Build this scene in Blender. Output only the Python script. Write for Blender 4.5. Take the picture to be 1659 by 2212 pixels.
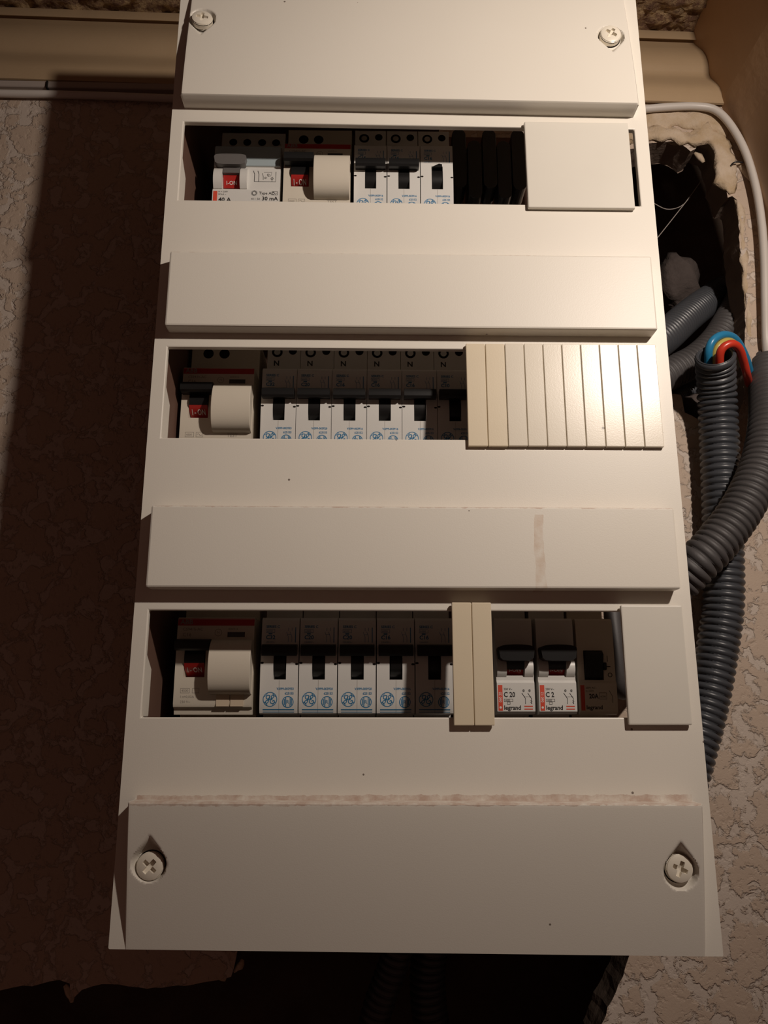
import bpy, bmesh, math, random
from mathutils import Vector, Matrix, noise
from mathutils.geometry import tessellate_polygon

random.seed(7)
for o in list(bpy.data.objects):
    bpy.data.objects.remove(o)
S = bpy.context.scene
COL = S.collection
MM = 0.001
Z0 = 2.0            # height of the first row of breakers above the floor, metres

# Everything below is laid out in millimetres on the wall: x right, y up, z out of the wall
# (z = 0 is the front sheet of the panel cover, the wall itself lies at z = -130).
def P(x, y, z):
    return Vector((x*MM, -z*MM, y*MM))
def PW(x, y, z):
    return Vector((x*MM, -z*MM, y*MM + Z0))

# ------------------------------------------------------------------ camera
CAM = dict(rx=0.2397, ry=-0.0175, rz=0.00086, c=(97.66, -292.0, 348.96), f=1700.0)
def cam_axes():
    m = (Matrix.Rotation(CAM['rz'], 3, 'Z') @ Matrix.Rotation(CAM['ry'], 3, 'Y') @ Matrix.Rotation(CAM['rx'], 3, 'X'))
    return m
CM = cam_axes()
def un(u, v, z):
    """photo pixel -> millimetre point on the plane at depth z"""
    d = CM @ Vector(((u-829.5)/CAM['f'], -(v-1106)/CAM['f'], -1.0))
    c = Vector(CAM['c'])
    return c + d*((z-c.z)/d.z)
cd = bpy.data.cameras.new('camera'); cam = bpy.data.objects.new('camera', cd); COL.objects.link(cam)
cd.sensor_fit = 'VERTICAL'; cd.sensor_height = 36.0; cd.lens = CAM['f']/2212*36.0
cd.clip_start = 0.01; cd.clip_end = 20
cols = [P(*CM.col[i])/MM for i in range(3)]
mw = Matrix.Identity(4)
for i in range(3):
    for j in range(3): mw[j][i] = cols[i][j]
mw.translation = PW(*CAM['c'])
cam.matrix_world = mw
S.camera = cam

# ------------------------------------------------------------------ light
w = bpy.data.worlds.new('room'); S.world = w; w.use_nodes = True
w.node_tree.nodes['Background'].inputs[0].default_value = (0.038, 0.0185, 0.0135, 1)
w.node_tree.nodes['Background'].inputs[1].default_value = 1.0
ld = bpy.data.lights.new('bulb', 'SPOT'); lo = bpy.data.objects.new('bulb', ld); COL.objects.link(lo)
ld.spot_size = math.radians(112); ld.spot_blend = 1.0; ld.energy = 8.0; ld.color = (1.0, 0.87, 0.76); ld.shadow_soft_size = 0.011
lo.location = PW(362, 41, 372)
lo.rotation_euler = (PW(212, -62, 0)-PW(362, 41, 372)).to_track_quat('-Z', 'Y').to_euler()
S.view_settings.view_transform = 'Standard'; S.view_settings.look = 'None'
S.view_settings.exposure = 0.0; S.view_settings.gamma = 1.0; S.view_settings.use_curve_mapping = False

# ------------------------------------------------------------------ materials
def lin(r, g, b):
    f = lambda c: (c/255/12.92) if c/255 <= .04045 else ((c/255+.055)/1.055)**2.4
    return (f(r), f(g), f(b), 1)
class NT:
    def __init__(s, name, rough=.5, col=(.8,.8,.8,1), spec=.5):
        s.m = bpy.data.materials.new(name); s.m.use_nodes = True
        s.t = s.m.node_tree; s.b = s.t.nodes['Principled BSDF']
        s.b.inputs['Base Color'].default_value = col
        s.b.inputs['Roughness'].default_value = rough
        s.b.inputs['Specular IOR Level'].default_value = spec
        s._co = None
    def n(s, typ, **kw):
        x = s.t.nodes.new(typ)
        for k, v in kw.items(): setattr(x, k, v)
        return x
    def link(s, a, b): s.t.links.new(a, b)
    def co(s):
        if not s._co: s._co = s.n('ShaderNodeTexCoord').outputs['Object']
        return s._co
    def noise(s, scale, detail=3, rough=.55, vec=None, dist=0):
        x = s.n('ShaderNodeTexNoise'); x.inputs['Scale'].default_value = scale
        x.inputs['Detail'].default_value = detail; x.inputs['Roughness'].default_value = rough
        x.inputs['Distortion'].default_value = dist
        s.link(vec or s.co(), x.inputs['Vector']); return x.outputs['Fac']
    def voro(s, scale, feature='F1', vec=None):
        x = s.n('ShaderNodeTexVoronoi', feature=feature); x.inputs['Scale'].default_value = scale
        s.link(vec or s.co(), x.inputs['Vector']); return x.outputs['Distance']
    def ramp(s, fac, a, b, c0=(0,0,0,1), c1=(1,1,1,1), interp='LINEAR'):
        x = s.n('ShaderNodeValToRGB'); x.color_ramp.interpolation = interp
        x.color_ramp.elements[0].position = a; x.color_ramp.elements[1].position = b
        x.color_ramp.elements[0].color = c0; x.color_ramp.elements[1].color = c1
        s.link(fac, x.inputs[0]); return x.outputs[0]
    def math(s, op, a, b=None, clamp=False):
        x = s.n('ShaderNodeMath', operation=op, use_clamp=clamp)
        for i, v in enumerate((a, b)):
            if v is None: continue
            if isinstance(v, (int, float)): x.inputs[i].default_value = v
            else: s.link(v, x.inputs[i])
        return x.outputs[0]
    def mix(s, fac, a, b):
        x = s.n('ShaderNodeMix', data_type='RGBA')
        for i, v in ((0, fac), (6, a), (7, b)):
            if isinstance(v, (int, float, tuple)): x.inputs[i].default_value = v
            else: s.link(v, x.inputs[i])
        return x.outputs[2]
    def base(s, c): s.link(c, s.b.inputs['Base Color'])
    def bump(s, h, strength, dist):
        x = s.n('ShaderNodeBump'); x.inputs['Strength'].default_value = strength
        x.inputs['Distance'].default_value = dist
        s.link(h, x.inputs['Height']); s.link(x.outputs[0], s.b.inputs['Normal'])
    def xyz(s):
        x = s.n('ShaderNodeSeparateXYZ'); s.link(s.co(), x.inputs[0]); return x.outputs
M = {}
def plastic(name, col, rough=.42, grain=.15, var=.06, specks=0.0, spec=.5):
    k = NT(name, rough, col, spec)
    n1 = k.noise(35, 3)
    dark = tuple(c*(1-var*2) for c in col[:3])+(1,)
    c = k.mix(n1, dark, col)
    if specks:
        v = k.voro(90); sp = k.math('LESS_THAN', v, .07)
        sel = k.math('GREATER_THAN', k.noise(23, 1), 1-specks)
        c = k.mix(k.math('MULTIPLY', k.math('MULTIPLY', sp, sel), .75), c, lin(70, 50, 36))
    k.base(c)
    if grain: k.bump(k.noise(1500, 2, .7), grain, .0004)
    M[name] = k.m; return k

# cream cover plastic: dust along the ledges above the raised bands, one brown dribble, specks
COVER_ORIGIN = (117.2, -389.0, 0)
def cover_material(name):
    k = NT(name, .42, spec=.45)
    x, _, y = k.xyz()
    base = k.mix(k.noise(9, 4), (.70, .655, .575, 1), (.75, .71, .635, 1))
    base = k.mix(k.math('MULTIPLY', k.ramp(k.noise(4, 2), .55, .8), .35), base, (.72, .63, .47, 1))
    # dust lines
    warp = k.math('MULTIPLY', k.math('SUBTRACT', k.noise(260, 3), .5), .0022)
    yy = k.math('ADD', y, warp)
    fac = None
    for top, w0, s0 in ((-79.3, .7, .35), (-206.0, .8, .6), (-331.0, 1.5, .6)):
        c = (top - COVER_ORIGIN[1] + w0*.35)*MM
        d = k.math('ABSOLUTE', k.math('SUBTRACT', yy, c))
        f = k.math('MULTIPLY', k.math('LESS_THAN', d, w0*MM), s0)
        fac = f if fac is None else k.math('MAXIMUM', fac, f)
    fac = k.math('MULTIPLY', fac, k.math('LESS_THAN', k.math('ABSOLUTE', x), .1165))
    fac = k.math('MULTIPLY', fac, k.ramp(k.noise(150, 4, .7), .30, .62))
    base = k.mix(fac, base, lin(168, 130, 110))
    # dribble
    cx = (172.5 - COVER_ORIGIN[0])*MM
    dx = k.math('ABSOLUTE', k.math('SUBTRACT', k.math('ADD', x, k.math('MULTIPLY', k.math('SUBTRACT', k.noise(120, 2), .5), .003)), cx))
    dr = k.math('LESS_THAN', dx, .0022)
    lo_ = k.math('LESS_THAN', y, (-209.5 - COVER_ORIGIN[1])*MM)
    hi_ = k.math('GREATER_THAN', y, (-243.2 - COVER_ORIGIN[1])*MM)
    dr = k.math('MULTIPLY', k.math('MULTIPLY', dr, lo_), hi_)
    dr = k.math('MULTIPLY', dr, k.ramp(k.noise(110, 3), .38, .68))
    base = k.mix(k.math('MULTIPLY', dr, .42), base, lin(176, 130, 84))
    # specks
    v = k.voro(75); sp = k.math('LESS_THAN', v, .04)
    sel = k.math('GREATER_THAN', k.noise(31, 1), .53)
    base = k.mix(k.math('MULTIPLY', k.math('MULTIPLY', sp, sel), .8), base, lin(70, 48, 36))
    k.base(base)
    k.bump(k.noise(1700, 2, .7), .07, .0004)
    M[name] = k.m
cover_material('cover_cream')
plastic('breaker_white', (.66, .645, .61, 1), .38, .05, .03)
plastic('breaker_cream', (.66, .60, .50, 1), .42, .05, .03)
plastic('blank_beige', (.72, .62, .455, 1), .34, .05, .05, .45)
plastic('blank_sand', (.73, .665, .55, 1), .28, .05, .05, .45)
plastic('blank_white', (.69, .655, .58, 1), .30, .04, .03, .35)
plastic('screw_plastic', (.76, .70, .59, 1), .28, 0, .02)
plastic('black_plastic', (.010, .0095, .0095, 1), .36, .05, 0, 0, .35)
plastic('dark_hole', (.010, .007, .006, 1), .8, 0, 0, 0, .1)
plastic('grey_toggle', (.13, .12, .115, 1), .45, .05, .02)
plastic('pale_blue_plastic', (.36, .42, .44, 1), .30, .05, .03)
plastic('smoky_window', (.05, .045, .045, 1), .15, 0, 0)
plastic('red_plastic', (.42, .022, .018, 1), .35, 0, .02)
plastic('print_blue', (.025, .17, .34, 1), .5, 0, 0)
plastic('print_black', (.016, .014, .014, 1), .5, 0, 0)
plastic('print_white', (.75, .72, .68, 1), .5, 0, 0)
plastic('print_red', (.62, .07, .035, 1), .5, 0, 0)
plastic('print_grey', (.27, .24, .21, 1), .6, 0, 0)
plastic('label_sand', (.60, .49, .36, 1), .5, 0, .03)
plastic('conduit_grey', (.062, .066, .075, 1), .36, .1, .12)
plastic('conduit_dusty', (.085, .078, .078, 1), .55, .2, .25)
plastic('base_brown', (.15, .085, .062, 1), .6, .1, .1, 0, .2)
plastic('cable_white', (.66, .61, .56, 1), .40, .05, .06)
plastic('cable_black', (.016, .015, .017, 1), .30, .05, 0)
plastic('wire_blue', (.025, .22, .42, 1), .30, 0, .02)
plastic('wire_red', (.62, .045, .022, 1), .30, 0, .02)
plastic('wire_yellow', (.55, .42, .10, 1), .35, 0, .05)
plastic('trunking_grey', (.42, .36, .32, 1), .5, .1, .06)
k = NT('rail_steel', .32, (.55, .54, .52, 1)); k.b.inputs['Metallic'].default_value = 1
k.bump(k.noise(400, 2), .15, .0003); M['rail_steel'] = k.m
k = NT('cobweb', .9, (.35, .31, .28, 1)); M['cobweb'] = k.m

def wall_material():
    k = NT('knockdown_plaster', .62, spec=.35)
    wn = k.n('ShaderNodeTexNoise'); wn.inputs['Scale'].default_value = 55; wn.inputs['Detail'].default_value = 3
    k.link(k.co(), wn.inputs['Vector'])
    va = k.n('ShaderNodeVectorMath', operation='MULTIPLY_ADD')
    k.link(wn.outputs['Color'], va.inputs[0]); va.inputs[1].default_value = (.016, .016, .016)
    k.link(k.co(), va.inputs[2])
    edge = k.voro(46, 'DISTANCE_TO_EDGE', va.outputs[0])
    n = k.noise(120, 5, .62, None, .5)
    # raised flattened islands: away from the cell edges, eaten into by noise
    h = k.math('ADD', k.math('MULTIPLY', edge, 1.1), k.math('MULTIPLY', k.math('SUBTRACT', n, .5), 1.25))
    isl = k.ramp(h, .015, .13, interp='EASE')
    col_i = k.mix(k.noise(24, 3), (.465, .36, .28, 1), (.525, .415, .325, 1))
    col_v = k.mix(k.noise(40, 2), (.53, .445, .375, 1), (.575, .49, .42, 1))
    k.base(k.mix(isl, col_v, col_i))
    pits = k.ramp(k.noise(170, 3, .6), .30, .46)
    hh = k.math('ADD', isl, k.math('MULTIPLY', k.noise(520, 4, .7), .30))
    hh = k.math('ADD', hh, k.math('MULTIPLY', pits, .5))
    k.bump(hh, .8, .0010)
    M['knockdown_plaster'] = k.m
wall_material()
k = NT('raw_plaster', .7, spec=.3)
k.base(k.mix(k.ramp(k.noise(60, 4), .35, .65), (.44, .32, .19, 1), (.58, .47, .36, 1)))
k.bump(k.noise(260, 5, .65), .7, .0015); M['raw_plaster'] = k.m
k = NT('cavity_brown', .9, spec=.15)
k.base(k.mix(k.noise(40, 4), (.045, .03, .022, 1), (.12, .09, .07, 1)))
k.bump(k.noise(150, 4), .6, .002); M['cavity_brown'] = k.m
k = NT('wall_core', .9, spec=.15)
k.base(k.mix(k.noise(60, 4), (.17, .125, .10, 1), (.27, .205, .165, 1)))
k.bump(k.noise(200, 4), .4, .0015); M['wall_core'] = k.m
k = NT('rubble_grey', .9, spec=.2)
k.base(k.mix(k.noise(70, 4), (.045, .035, .032, 1), (.11, .088, .08, 1)))
k.bump(k.noise(200, 4), .7, .002); M['rubble_grey'] = k.m
k = NT('moulding_tan', .48, spec=.4)
k.base(k.mix(k.noise(22, 4), (.40, .28, .165, 1), (.48, .35, .215, 1)))
k.bump(k.noise(500, 3), .12, .0006); M['moulding_tan'] = k.m
k = NT('brown_side', .5, spec=.4)
sc = k.ramp(k.noise(26, 5, .7), .66, .72)
k.base(k.mix(k.math('MULTIPLY', sc, .5), k.mix(k.noise(10, 3), (.50, .315, .18, 1), (.58, .38, .225, 1)), (.48, .30, .14, 1)))
k.bump(k.noise(120, 4), .25, .0015); M['brown_side'] = k.m
k = NT('crumbly_ceiling', .75, spec=.3)
k.base(k.mix(k.ramp(k.noise(150, 4, .7), .42, .66), (.20, .11, .07, 1), (.56, .40, .22, 1)))
k.bump(k.noise(330, 5, .7), .9, .003); M['crumbly_ceiling'] = k.m

# ------------------------------------------------------------------ mesh helpers
class MB:
    """collects geometry in millimetres; build() links it as ONE mesh object"""
    def __init__(s): s.v = []; s.f = []; s.fm = []
    def add(s, vs, fs, mi=0):
        b = len(s.v); s.v += [tuple(v) for v in vs]
        s.f += [tuple(i+b for i in f) for f in fs]; s.fm += [mi]*len(fs)
        return s
    def box(s, x0, x1, y0, y1, z0, z1):
        vs = [(x, y, z) for z in (z0, z1) for y in (y0, y1) for x in (x0, x1)]
        return s.add(vs, [(0,2,3,1), (4,5,7,6), (0,1,5,4), (2,6,7,3), (0,4,6,2), (1,3,7,5)])
    def prism(s, prof, x0, x1):
        """prof: list of (y, z) going round; extruded along x"""
        n = len(prof)
        vs = [(x0, y, z) for y, z in prof] + [(x1, y, z) for y, z in prof]
        fs = [(i, (i+1) % n, (i+1) % n+n, i+n) for i in range(n)]
        b = len(s.v)
        s.add(vs, fs)
        tri = tessellate_polygon([[Vector((y, z, 0)) for y, z in prof]])
        s.f += [tuple(b+i for i in t) for t in tri] + [tuple(b+n+i for i in t) for t in tri]
        s.fm += [0]*(2*len(tri))
        return s
    def plate(s, poly, z0, z1):
        """poly: list of (x, y); extruded along z"""
        n = len(poly); b = len(s.v)
        s.add([(x, y, z0) for x, y in poly]+[(x, y, z1) for x, y in poly], [(i, (i+1) % n, (i+1) % n+n, i+n) for i in range(n)])
        tri = tessellate_polygon([[Vector((x, y, 0)) for x, y in poly]])
        s.f += [tuple(b+i for i in t) for t in tri] + [tuple(b+n+i for i in t) for t in tri]
        s.fm += [0]*(2*len(tri))
        return s
    def disc(s, cx, cy, z, rx, ry=None, n=20, zf=None):
        ry = ry or rx
        vs = [(cx+rx*math.cos(2*math.pi*i/n), cy+ry*math.sin(2*math.pi*i/n), z) for i in range(n)]
        return s.add(vs, [tuple(range(n))])
    def ring(s, cx, cy, z, r0, r1, n=28):
        vs = []
        for r in (r0, r1): vs += [(cx+r*math.cos(2*math.pi*i/n), cy+r*math.sin(2*math.pi*i/n), z) for i in range(n)]
        return s.add(vs, [(i, (i+1) % n, (i+1) % n+n, i+n) for i in range(n)])
    def ribbon(s, pts, wd, z=0):
        vs = []
        for i, p in enumerate(pts):
            a = pts[max(0, i-1)]; c = pts[min(len(pts)-1, i+1)]
            d = Vector((c[0]-a[0], c[1]-a[1]))
            d = d.normalized() if d.length > 1e-9 else Vector((1, 0))
            q = wd[i] if isinstance(wd, (list, tuple)) else wd
            vs += [(p[0]-d.y*q/2, p[1]+d.x*q/2, z), (p[0]+d.y*q/2, p[1]-d.x*q/2, z)]
        return s.add(vs, [(2*i, 2*i+1, 2*i+3, 2*i+2) for i in range(len(pts)-1)])
    def tube(s, pts, r, n=12, caps=True):
        path = [Vector(p) for p in pts]
        fr = frames(path); vs = []
        for i, (p, a, b) in enumerate(fr):
            q = r[i] if isinstance(r, (list, tuple)) else r
            for k_ in range(n):
                t = 2*math.pi*k_/n
                vs.append(p+a*(q*math.cos(t))+b*(q*math.sin(t)))
        fs = [(i*n+k_, i*n+(k_+1) % n, (i+1)*n+(k_+1) % n, (i+1)*n+k_) for i in range(len(path)-1) for k_ in range(n)]
        if caps: fs += [tuple(range(n))[::-1], tuple((len(path)-1)*n+k_ for k_ in range(n))]
        return s.add(vs, fs)
    def mapz(s, fn):
        s.v = [fn(*v) for v in s.v]; return s
    def build(s, name, mat, parent=None, smooth=False, bevel=0, origin=None, auto=None):
        me = bpy.data.meshes.new(name)
        me.from_pydata([P(*v) for v in s.v], [], s.f); me.update()
        bm = bmesh.new(); bm.from_mesh(me)
        bmesh.ops.recalc_face_normals(bm, faces=bm.faces); bm.to_mesh(me); bm.free()
        for m in (mat if isinstance(mat, (list, tuple)) else [mat]): me.materials.append(M[m])
        if any(s.fm):
            for p, i in zip(me.polygons, s.fm): p.material_index = i
        if smooth:
            for p in me.polygons: p.use_smooth = True
        if auto is not None:
            for p in me.polygons: p.use_smooth = True
            me.set_sharp_from_angle(angle=math.radians(auto))
        o = bpy.data.objects.new(name, me); COL.objects.link(o)
        if bevel:
            md = o.modifiers.new('bevel', 'BEVEL'); md.width = bevel*MM; md.segments = 2
            md.limit_method = 'ANGLE'; md.angle_limit = math.radians(40)
        if parent: o.parent = parent
        elif origin: o.location = PW(*origin)
        else: o.location = PW(0, 0, 0)
        return o
def frames(path):
    out = []; a = None
    for i, p in enumerate(path):
        d = (path[min(i+1, len(path)-1)]-path[max(i-1, 0)]).normalized()
        if a is None:
            a = d.orthogonal().normalized()
        a = (a-d*a.dot(d)).normalized()
        out.append((p, a, d.cross(a)))
    return out
def spline(pts, step=3.0):
    pts = [Vector(p) for p in pts]
    q = [pts[0]*2-pts[1]]+pts+[pts[-1]*2-pts[-2]]
    dense = []
    for i in range(1, len(q)-2):
        p0, p1, p2, p3 = q[i-1:i+3]
        for k_ in range(24):
            t = k_/24
            dense.append(.5*((2*p1)+(p2-p0)*t+(2*p0-5*p1+4*p2-p3)*t*t+(3*p1-p0-3*p2+p3)*t**3))
    dense.append(pts[-1])
    out = [dense[0]]; acc = 0
    for a, b in zip(dense, dense[1:]):
        L = (b-a).length
        while acc+L >= step:
            f = (step-acc)/L; a = a+(b-a)*f; out.append(a); L = (b-a).length; acc = 0
        acc += L
    return out
def thing(name, label, cat, loc, group=None):
    o = bpy.data.objects.new(name, None); COL.objects.link(o)
    o.empty_display_size = .01; o.location = PW(*loc)
    return tag(o, label, cat, group)
def tag(o, label, cat, group=None):
    o['label'] = label; o['category'] = cat
    if group: o['group'] = group
    return o
def struct(o): o['kind'] = 'structure'; return o
_tc = {}
def text(mb, s, x, y, size, align='LEFT', z=0, sx=1.0, bold=0.0):
    """flat lettering as faces, size = cap height in mm"""
    key = (s, align, bold)
    if key not in _tc:
        cu = bpy.data.curves.new('t', 'FONT'); cu.body = s; cu.size = 1.0; cu.align_x = align; cu.resolution_u = 2
        cu.offset = bold
        ob = bpy.data.objects.new('t', cu); COL.objects.link(ob)
        bpy.context.view_layer.update()
        me = bpy.data.meshes.new_from_object(ob.evaluated_get(bpy.context.evaluated_depsgraph_get()))
        _tc[key] = ([tuple(v.co) for v in me.vertices], [tuple(p.vertices) for p in me.polygons])
        bpy.data.objects.remove(ob); bpy.data.curves.remove(cu); bpy.data.meshes.remove(me)
    vs, fs = _tc[key]; k_ = size/.69
    mb.add([(x+a*k_*sx, y+b*k_, z) for a, b, c in vs], fs)

# ------------------------------------------------------------------ the setting
WZ = -130.0; TH = 24.0
def side_x(y):
    if y > 130: return 343+.083*(208-y)
    if y > 101: return 349.5+(130-y)*.293
    return 358+(101-y)*.16
def jag(poly, step, amp, closed=True, seed=1):
    rnd = random.Random(seed); out = []
    n = len(poly)
    for i in range(n if closed else n-1):
        a = Vector(poly[i]); b = Vector(poly[(i+1) % n]); L = (b-a).length; m = max(1, int(L/step))
        nrm = Vector((-(b-a).y, (b-a).x)).normalized()
        for k_ in range(m):
            p = a+(b-a)*(k_/m)
            out.append(p+nrm*rnd.uniform(-amp, amp)+(b-a).normalized()*rnd.uniform(-amp, amp)*.4)
    return out
hole_px = [(1330,330),(1395,312),(1450,305),(1470,312),(1492,326),(1504,322),(1513,303),(1537,310),(1548,338),(1556,365),
           (1554,380),(1566,398),(1572,428),(1580,424),(1591,432),(1597,500),(1600,560),(1607,600),(1613,645),(1610,690),
           (1608,740),(1612,800),(1606,860),(1592,902),(1540,900),(1510,908),(1480,890),(1470,852),(1330,850)]
hole = jag([un(u, v, WZ).xy for u, v in hole_px], 4.0, .7, seed=3)
low_px = [(1375,1990),(1362,2050),(1345,2110),(1320,2160),(1300,2212)]
low_r = [un(u, v, WZ).xy for u, v in low_px][::-1]
low_l = [un(u, v, WZ).xy for u, v in [(520,2000),(512,2072),(500,2112),(400,2128),(300,2135),(258,2126),(200,2128),(176,2136),(153,2164),
         (151,2122),(128,2118),(70,2129),(30,2134),(0,2138)]]
notch = [Vector((150, -600)), Vector((188, -530))]+list(low_r)+list(low_l)+[Vector((-300, -446))]
notch = jag(notch, 4.0, .6, closed=False, seed=5)+[Vector((-300, -446))]
outer = [Vector((-300, 138+.025*618)), Vector((side_x(138), 137.2)), Vector((side_x(130), 130)), Vector((side_x(101), 101)), Vector((side_x(-600), -600))]+notch
mb = MB()
lp = [[Vector((p.x, p.y, 0)) for p in outer], [Vector((p.x, p.y, 0)) for p in hole]]
flat = [p for l in lp for p in l]
tri = tessellate_polygon(lp)
mb.add([(p.x, p.y, WZ) for p in flat], [tuple(t) for t in tri])
for li, l in enumerate(lp):
    n = len(l)
    vs = [(p.x, p.y, WZ) for p in l]
    rnd = random.Random(9)
    wob = lambda p, z: 1.6*noise.noise(Vector((p.x*.07, p.y*.07, z*.05)))
    vs += [(p.x+wob(p, 5), p.y+wob(p, 40), WZ-TH*.5) for p in l]+[(p.x+wob(p, 90), p.y+wob(p, 130), WZ-TH) for p in l]
    fs = [(r*n+i, r*n+(i+1) % n, (r+1)*n+(i+1) % n, (r+1)*n+i) for r in (0, 1) for i in range(n)]
    mb.add(vs, fs, 1+(li == 0))  # shade of the low opening's cut edge put into the darker brown
# back of the sheet
mb.add([(p.x, p.y, WZ-TH) for p in flat], [tuple(t) for t in tri], 1)
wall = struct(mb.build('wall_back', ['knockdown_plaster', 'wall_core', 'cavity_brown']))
wall['label'] = 'beige knockdown plaster wall with a broken hole'

def lumpy_tube(path, r, amp, seed, n=10, flat_=.55):
    m = MB(); path = [Vector(p) for p in path]; fr = frames(path); vs = []
    for i, (p, a, b) in enumerate(fr):
        e = min(1, i/4, (len(fr)-1-i)/4)
        for k_ in range(n):
            t = 2*math.pi*k_/n
            d = a*math.cos(t)+b*math.sin(t)
            q = (r+amp*noise.noise(Vector((p.x, p.y, p.z))*.11+d*1.1+Vector((seed, 0, 0)))*1.6)*(.3+.7*e)
            w_ = d*q; w_.z *= flat_
            vs.append(p+w_)
    fs = [(i*n+k_, i*n+(k_+1) % n, (i+1)*n+(k_+1) % n, (i+1)*n+k_) for i in range(len(path)-1) for k_ in range(n)]
    fs += [tuple(range(n))[::-1], tuple((len(path)-1)*n+k_ for k_ in range(n))]
    m.add(vs, fs); return m
def wallpath(px, z, step=2.5):
    return spline([un(u, v, z) for u, v in px], step)
# torn plaster left round the hole
rim = lumpy_tube(wallpath([(1340,300),(1400,288),(1450,290),(1490,300),(1512,293),(1535,292),(1556,312),(1566,350),(1572,390),(1584,420)], WZ+.5), 7.0, 4.6, 1, flat_=.32)
rim.build('plaster_lump', 'raw_plaster', wall, smooth=True)
lumpy_tube(wallpath([(1360,262),(1420,258),(1480,258),(1540,266),(1572,300)], WZ), 8.5, 4.0, 4, flat_=.28).build('plaster_lump', 'raw_plaster', wall, smooth=True)
lumpy_tube(wallpath([(1584,410),(1596,440),(1604,500),(1607,560),(1612,620),(1618,680),(1618,760)], WZ-1), 2.6, 1.6, 8).build('plaster_lump', 'raw_plaster', wall, smooth=True)
lumpy_tube(wallpath([(1500,330),(1512,340),(1520,352)], WZ-6, 2.0), 4.0, 2.4, 12).build('plaster_lump', 'raw_plaster', wall, smooth=True)
lumpy_tube(wallpath([(1470,322),(1480,328),(1490,330)], WZ-6, 2.0), 3.0, 2.4, 13).build('plaster_lump', 'raw_plaster', wall, smooth=True)
lumpy_tube(wallpath([(1586,352),(1604,358),(1622,380),(1632,400)], WZ+1, 2.0), 4.6, 2.0, 15).build('plaster_lump', 'raw_plaster', wall, smooth=True)
for pp in ([(1500,2100),(1513,2085),(1520,2070)], [(140,2128),(154,2150),(156,2166)], [(466,2108),(480,2112),(492,2118)]):
    lumpy_tube(wallpath([(u-995 if u > 1400 else u, v) for u, v in pp], WZ-2, 2.0), 2.6, 1.6, 21).build('plaster_lump', 'raw_plaster', wall, smooth=True)
# cavity behind the wall sheet
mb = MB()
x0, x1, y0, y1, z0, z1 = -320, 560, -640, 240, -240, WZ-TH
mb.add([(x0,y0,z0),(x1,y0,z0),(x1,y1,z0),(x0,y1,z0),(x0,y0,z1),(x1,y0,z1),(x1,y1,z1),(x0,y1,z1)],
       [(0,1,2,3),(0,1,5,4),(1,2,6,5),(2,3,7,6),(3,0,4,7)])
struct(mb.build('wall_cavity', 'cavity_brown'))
# slab of rubble inside the hole
def lump(name, c, r, seed, mat, label, cat):
    m = MB(); nu, nv = 18, 12; vs = []
    for j in range(nv+1):
        for i in range(nu):
            a = 2*math.pi*i/nu; b = math.pi*j/nv-math.pi/2
            d = Vector((math.cos(b)*math.cos(a), math.sin(b), math.cos(b)*math.sin(a)))
            q = 1+.35*noise.noise(d*1.6+Vector((seed, 0, 0)))+.15*noise.noise(d*4+Vector((seed, 3, 0)))
            vs.append((d.x*r[0]*q, d.y*r[1]*q, d.z*r[2]*q))
    fs = [(j*nu+i, j*nu+(i+1) % nu, (j+1)*nu+(i+1) % nu, (j+1)*nu+i) for j in range(nv) for i in range(nu)]
    m.add(vs, fs)
    return tag(m.build(name, mat, origin=c, smooth=True), label, cat)
c = un(1462, 610, -192); lump('stone', (c.x, c.y, -192), (17, 23, 16), 5.3, 'rubble_grey', 'grey rubble stone inside the wall hole above the conduits', 'stone')
c = un(1478, 880, -156); lump('stone', (c.x+3, c.y, -156), (15, 9, 12), 6, 'rubble_grey', 'dark rubble stone at the bottom lip of the wall hole', 'stone')
c = un(1568, 560, -178); lump('stone', (c.x+8, c.y, -178), (9, 20, 12), 9, 'cavity_brown', 'brown rubble stone inside the wall hole, at its side', 'stone')

# moulding under the ceiling: profile rows (photo row at x = 1450, stand-off from the wall face), it leans back upwards
def tilt(x): return -.025*x
_rows = [(67,-40),(67,-14.6),(68,-14),(84,-13.2),(86,-17.5),(90,-18),(95,-16),(101,-12),(108,-8),(118,-5.6),(128,-4.6),(142,-4.8),(152,-5.8),(160,-6.2),(166,-5),(172,-1.8),(179,1.8),(186,3.8),(194,4.4),(208,4.2),(219,3.8),(223,2.4),(224,-6)]
_pts = [un(1450, r, WZ+t) for r, t in _rows]
CE = _pts[1].y-tilt(_pts[1].x)
prof = [(CE+tilt(p.x)-p.y, t) for p, (r, t) in zip(_pts, _rows)]
# ceiling: crumbly, dips slightly to the right like the moulding
mb = MB(); nx, nz = 150, 70; vs = []
for j in range(nz+1):
    for i in range(nx+1):
        x = -300+680*i/nx; z = WZ-22+208*j/nz
        vs.append((x, CE+1.5+tilt(x)+5.0*noise.noise(Vector((x*.12, z*.12, 3)))+3.0*noise.noise(Vector((x*.3, z*.3, 9))), z))
mb.add(vs, [(j*(nx+1)+i, j*(nx+1)+i+1, (j+1)*(nx+1)+i+1, (j+1)*(nx+1)+i) for j in range(nz) for i in range(nx)])
mb.box(-300, 380, CE+12, CE+20, WZ-22, 300)
struct(mb.build('ceiling', 'crumbly_ceiling', smooth=True))
mb = MB(); n = len(prof); xs = [-300+20*i for i in range(34)]+[372]
vs = [(x, CE+tilt(x)-d, WZ+t) for x in xs for d, t in prof]
mb.add(vs, [(a*n+i, a*n+(i+1) % n, (a+1)*n+(i+1) % n, (a+1)*n+i) for a in range(len(xs)-1) for i in range(n)])
struct(mb.build('trim_1', 'moulding_tan', auto=35))
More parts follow.
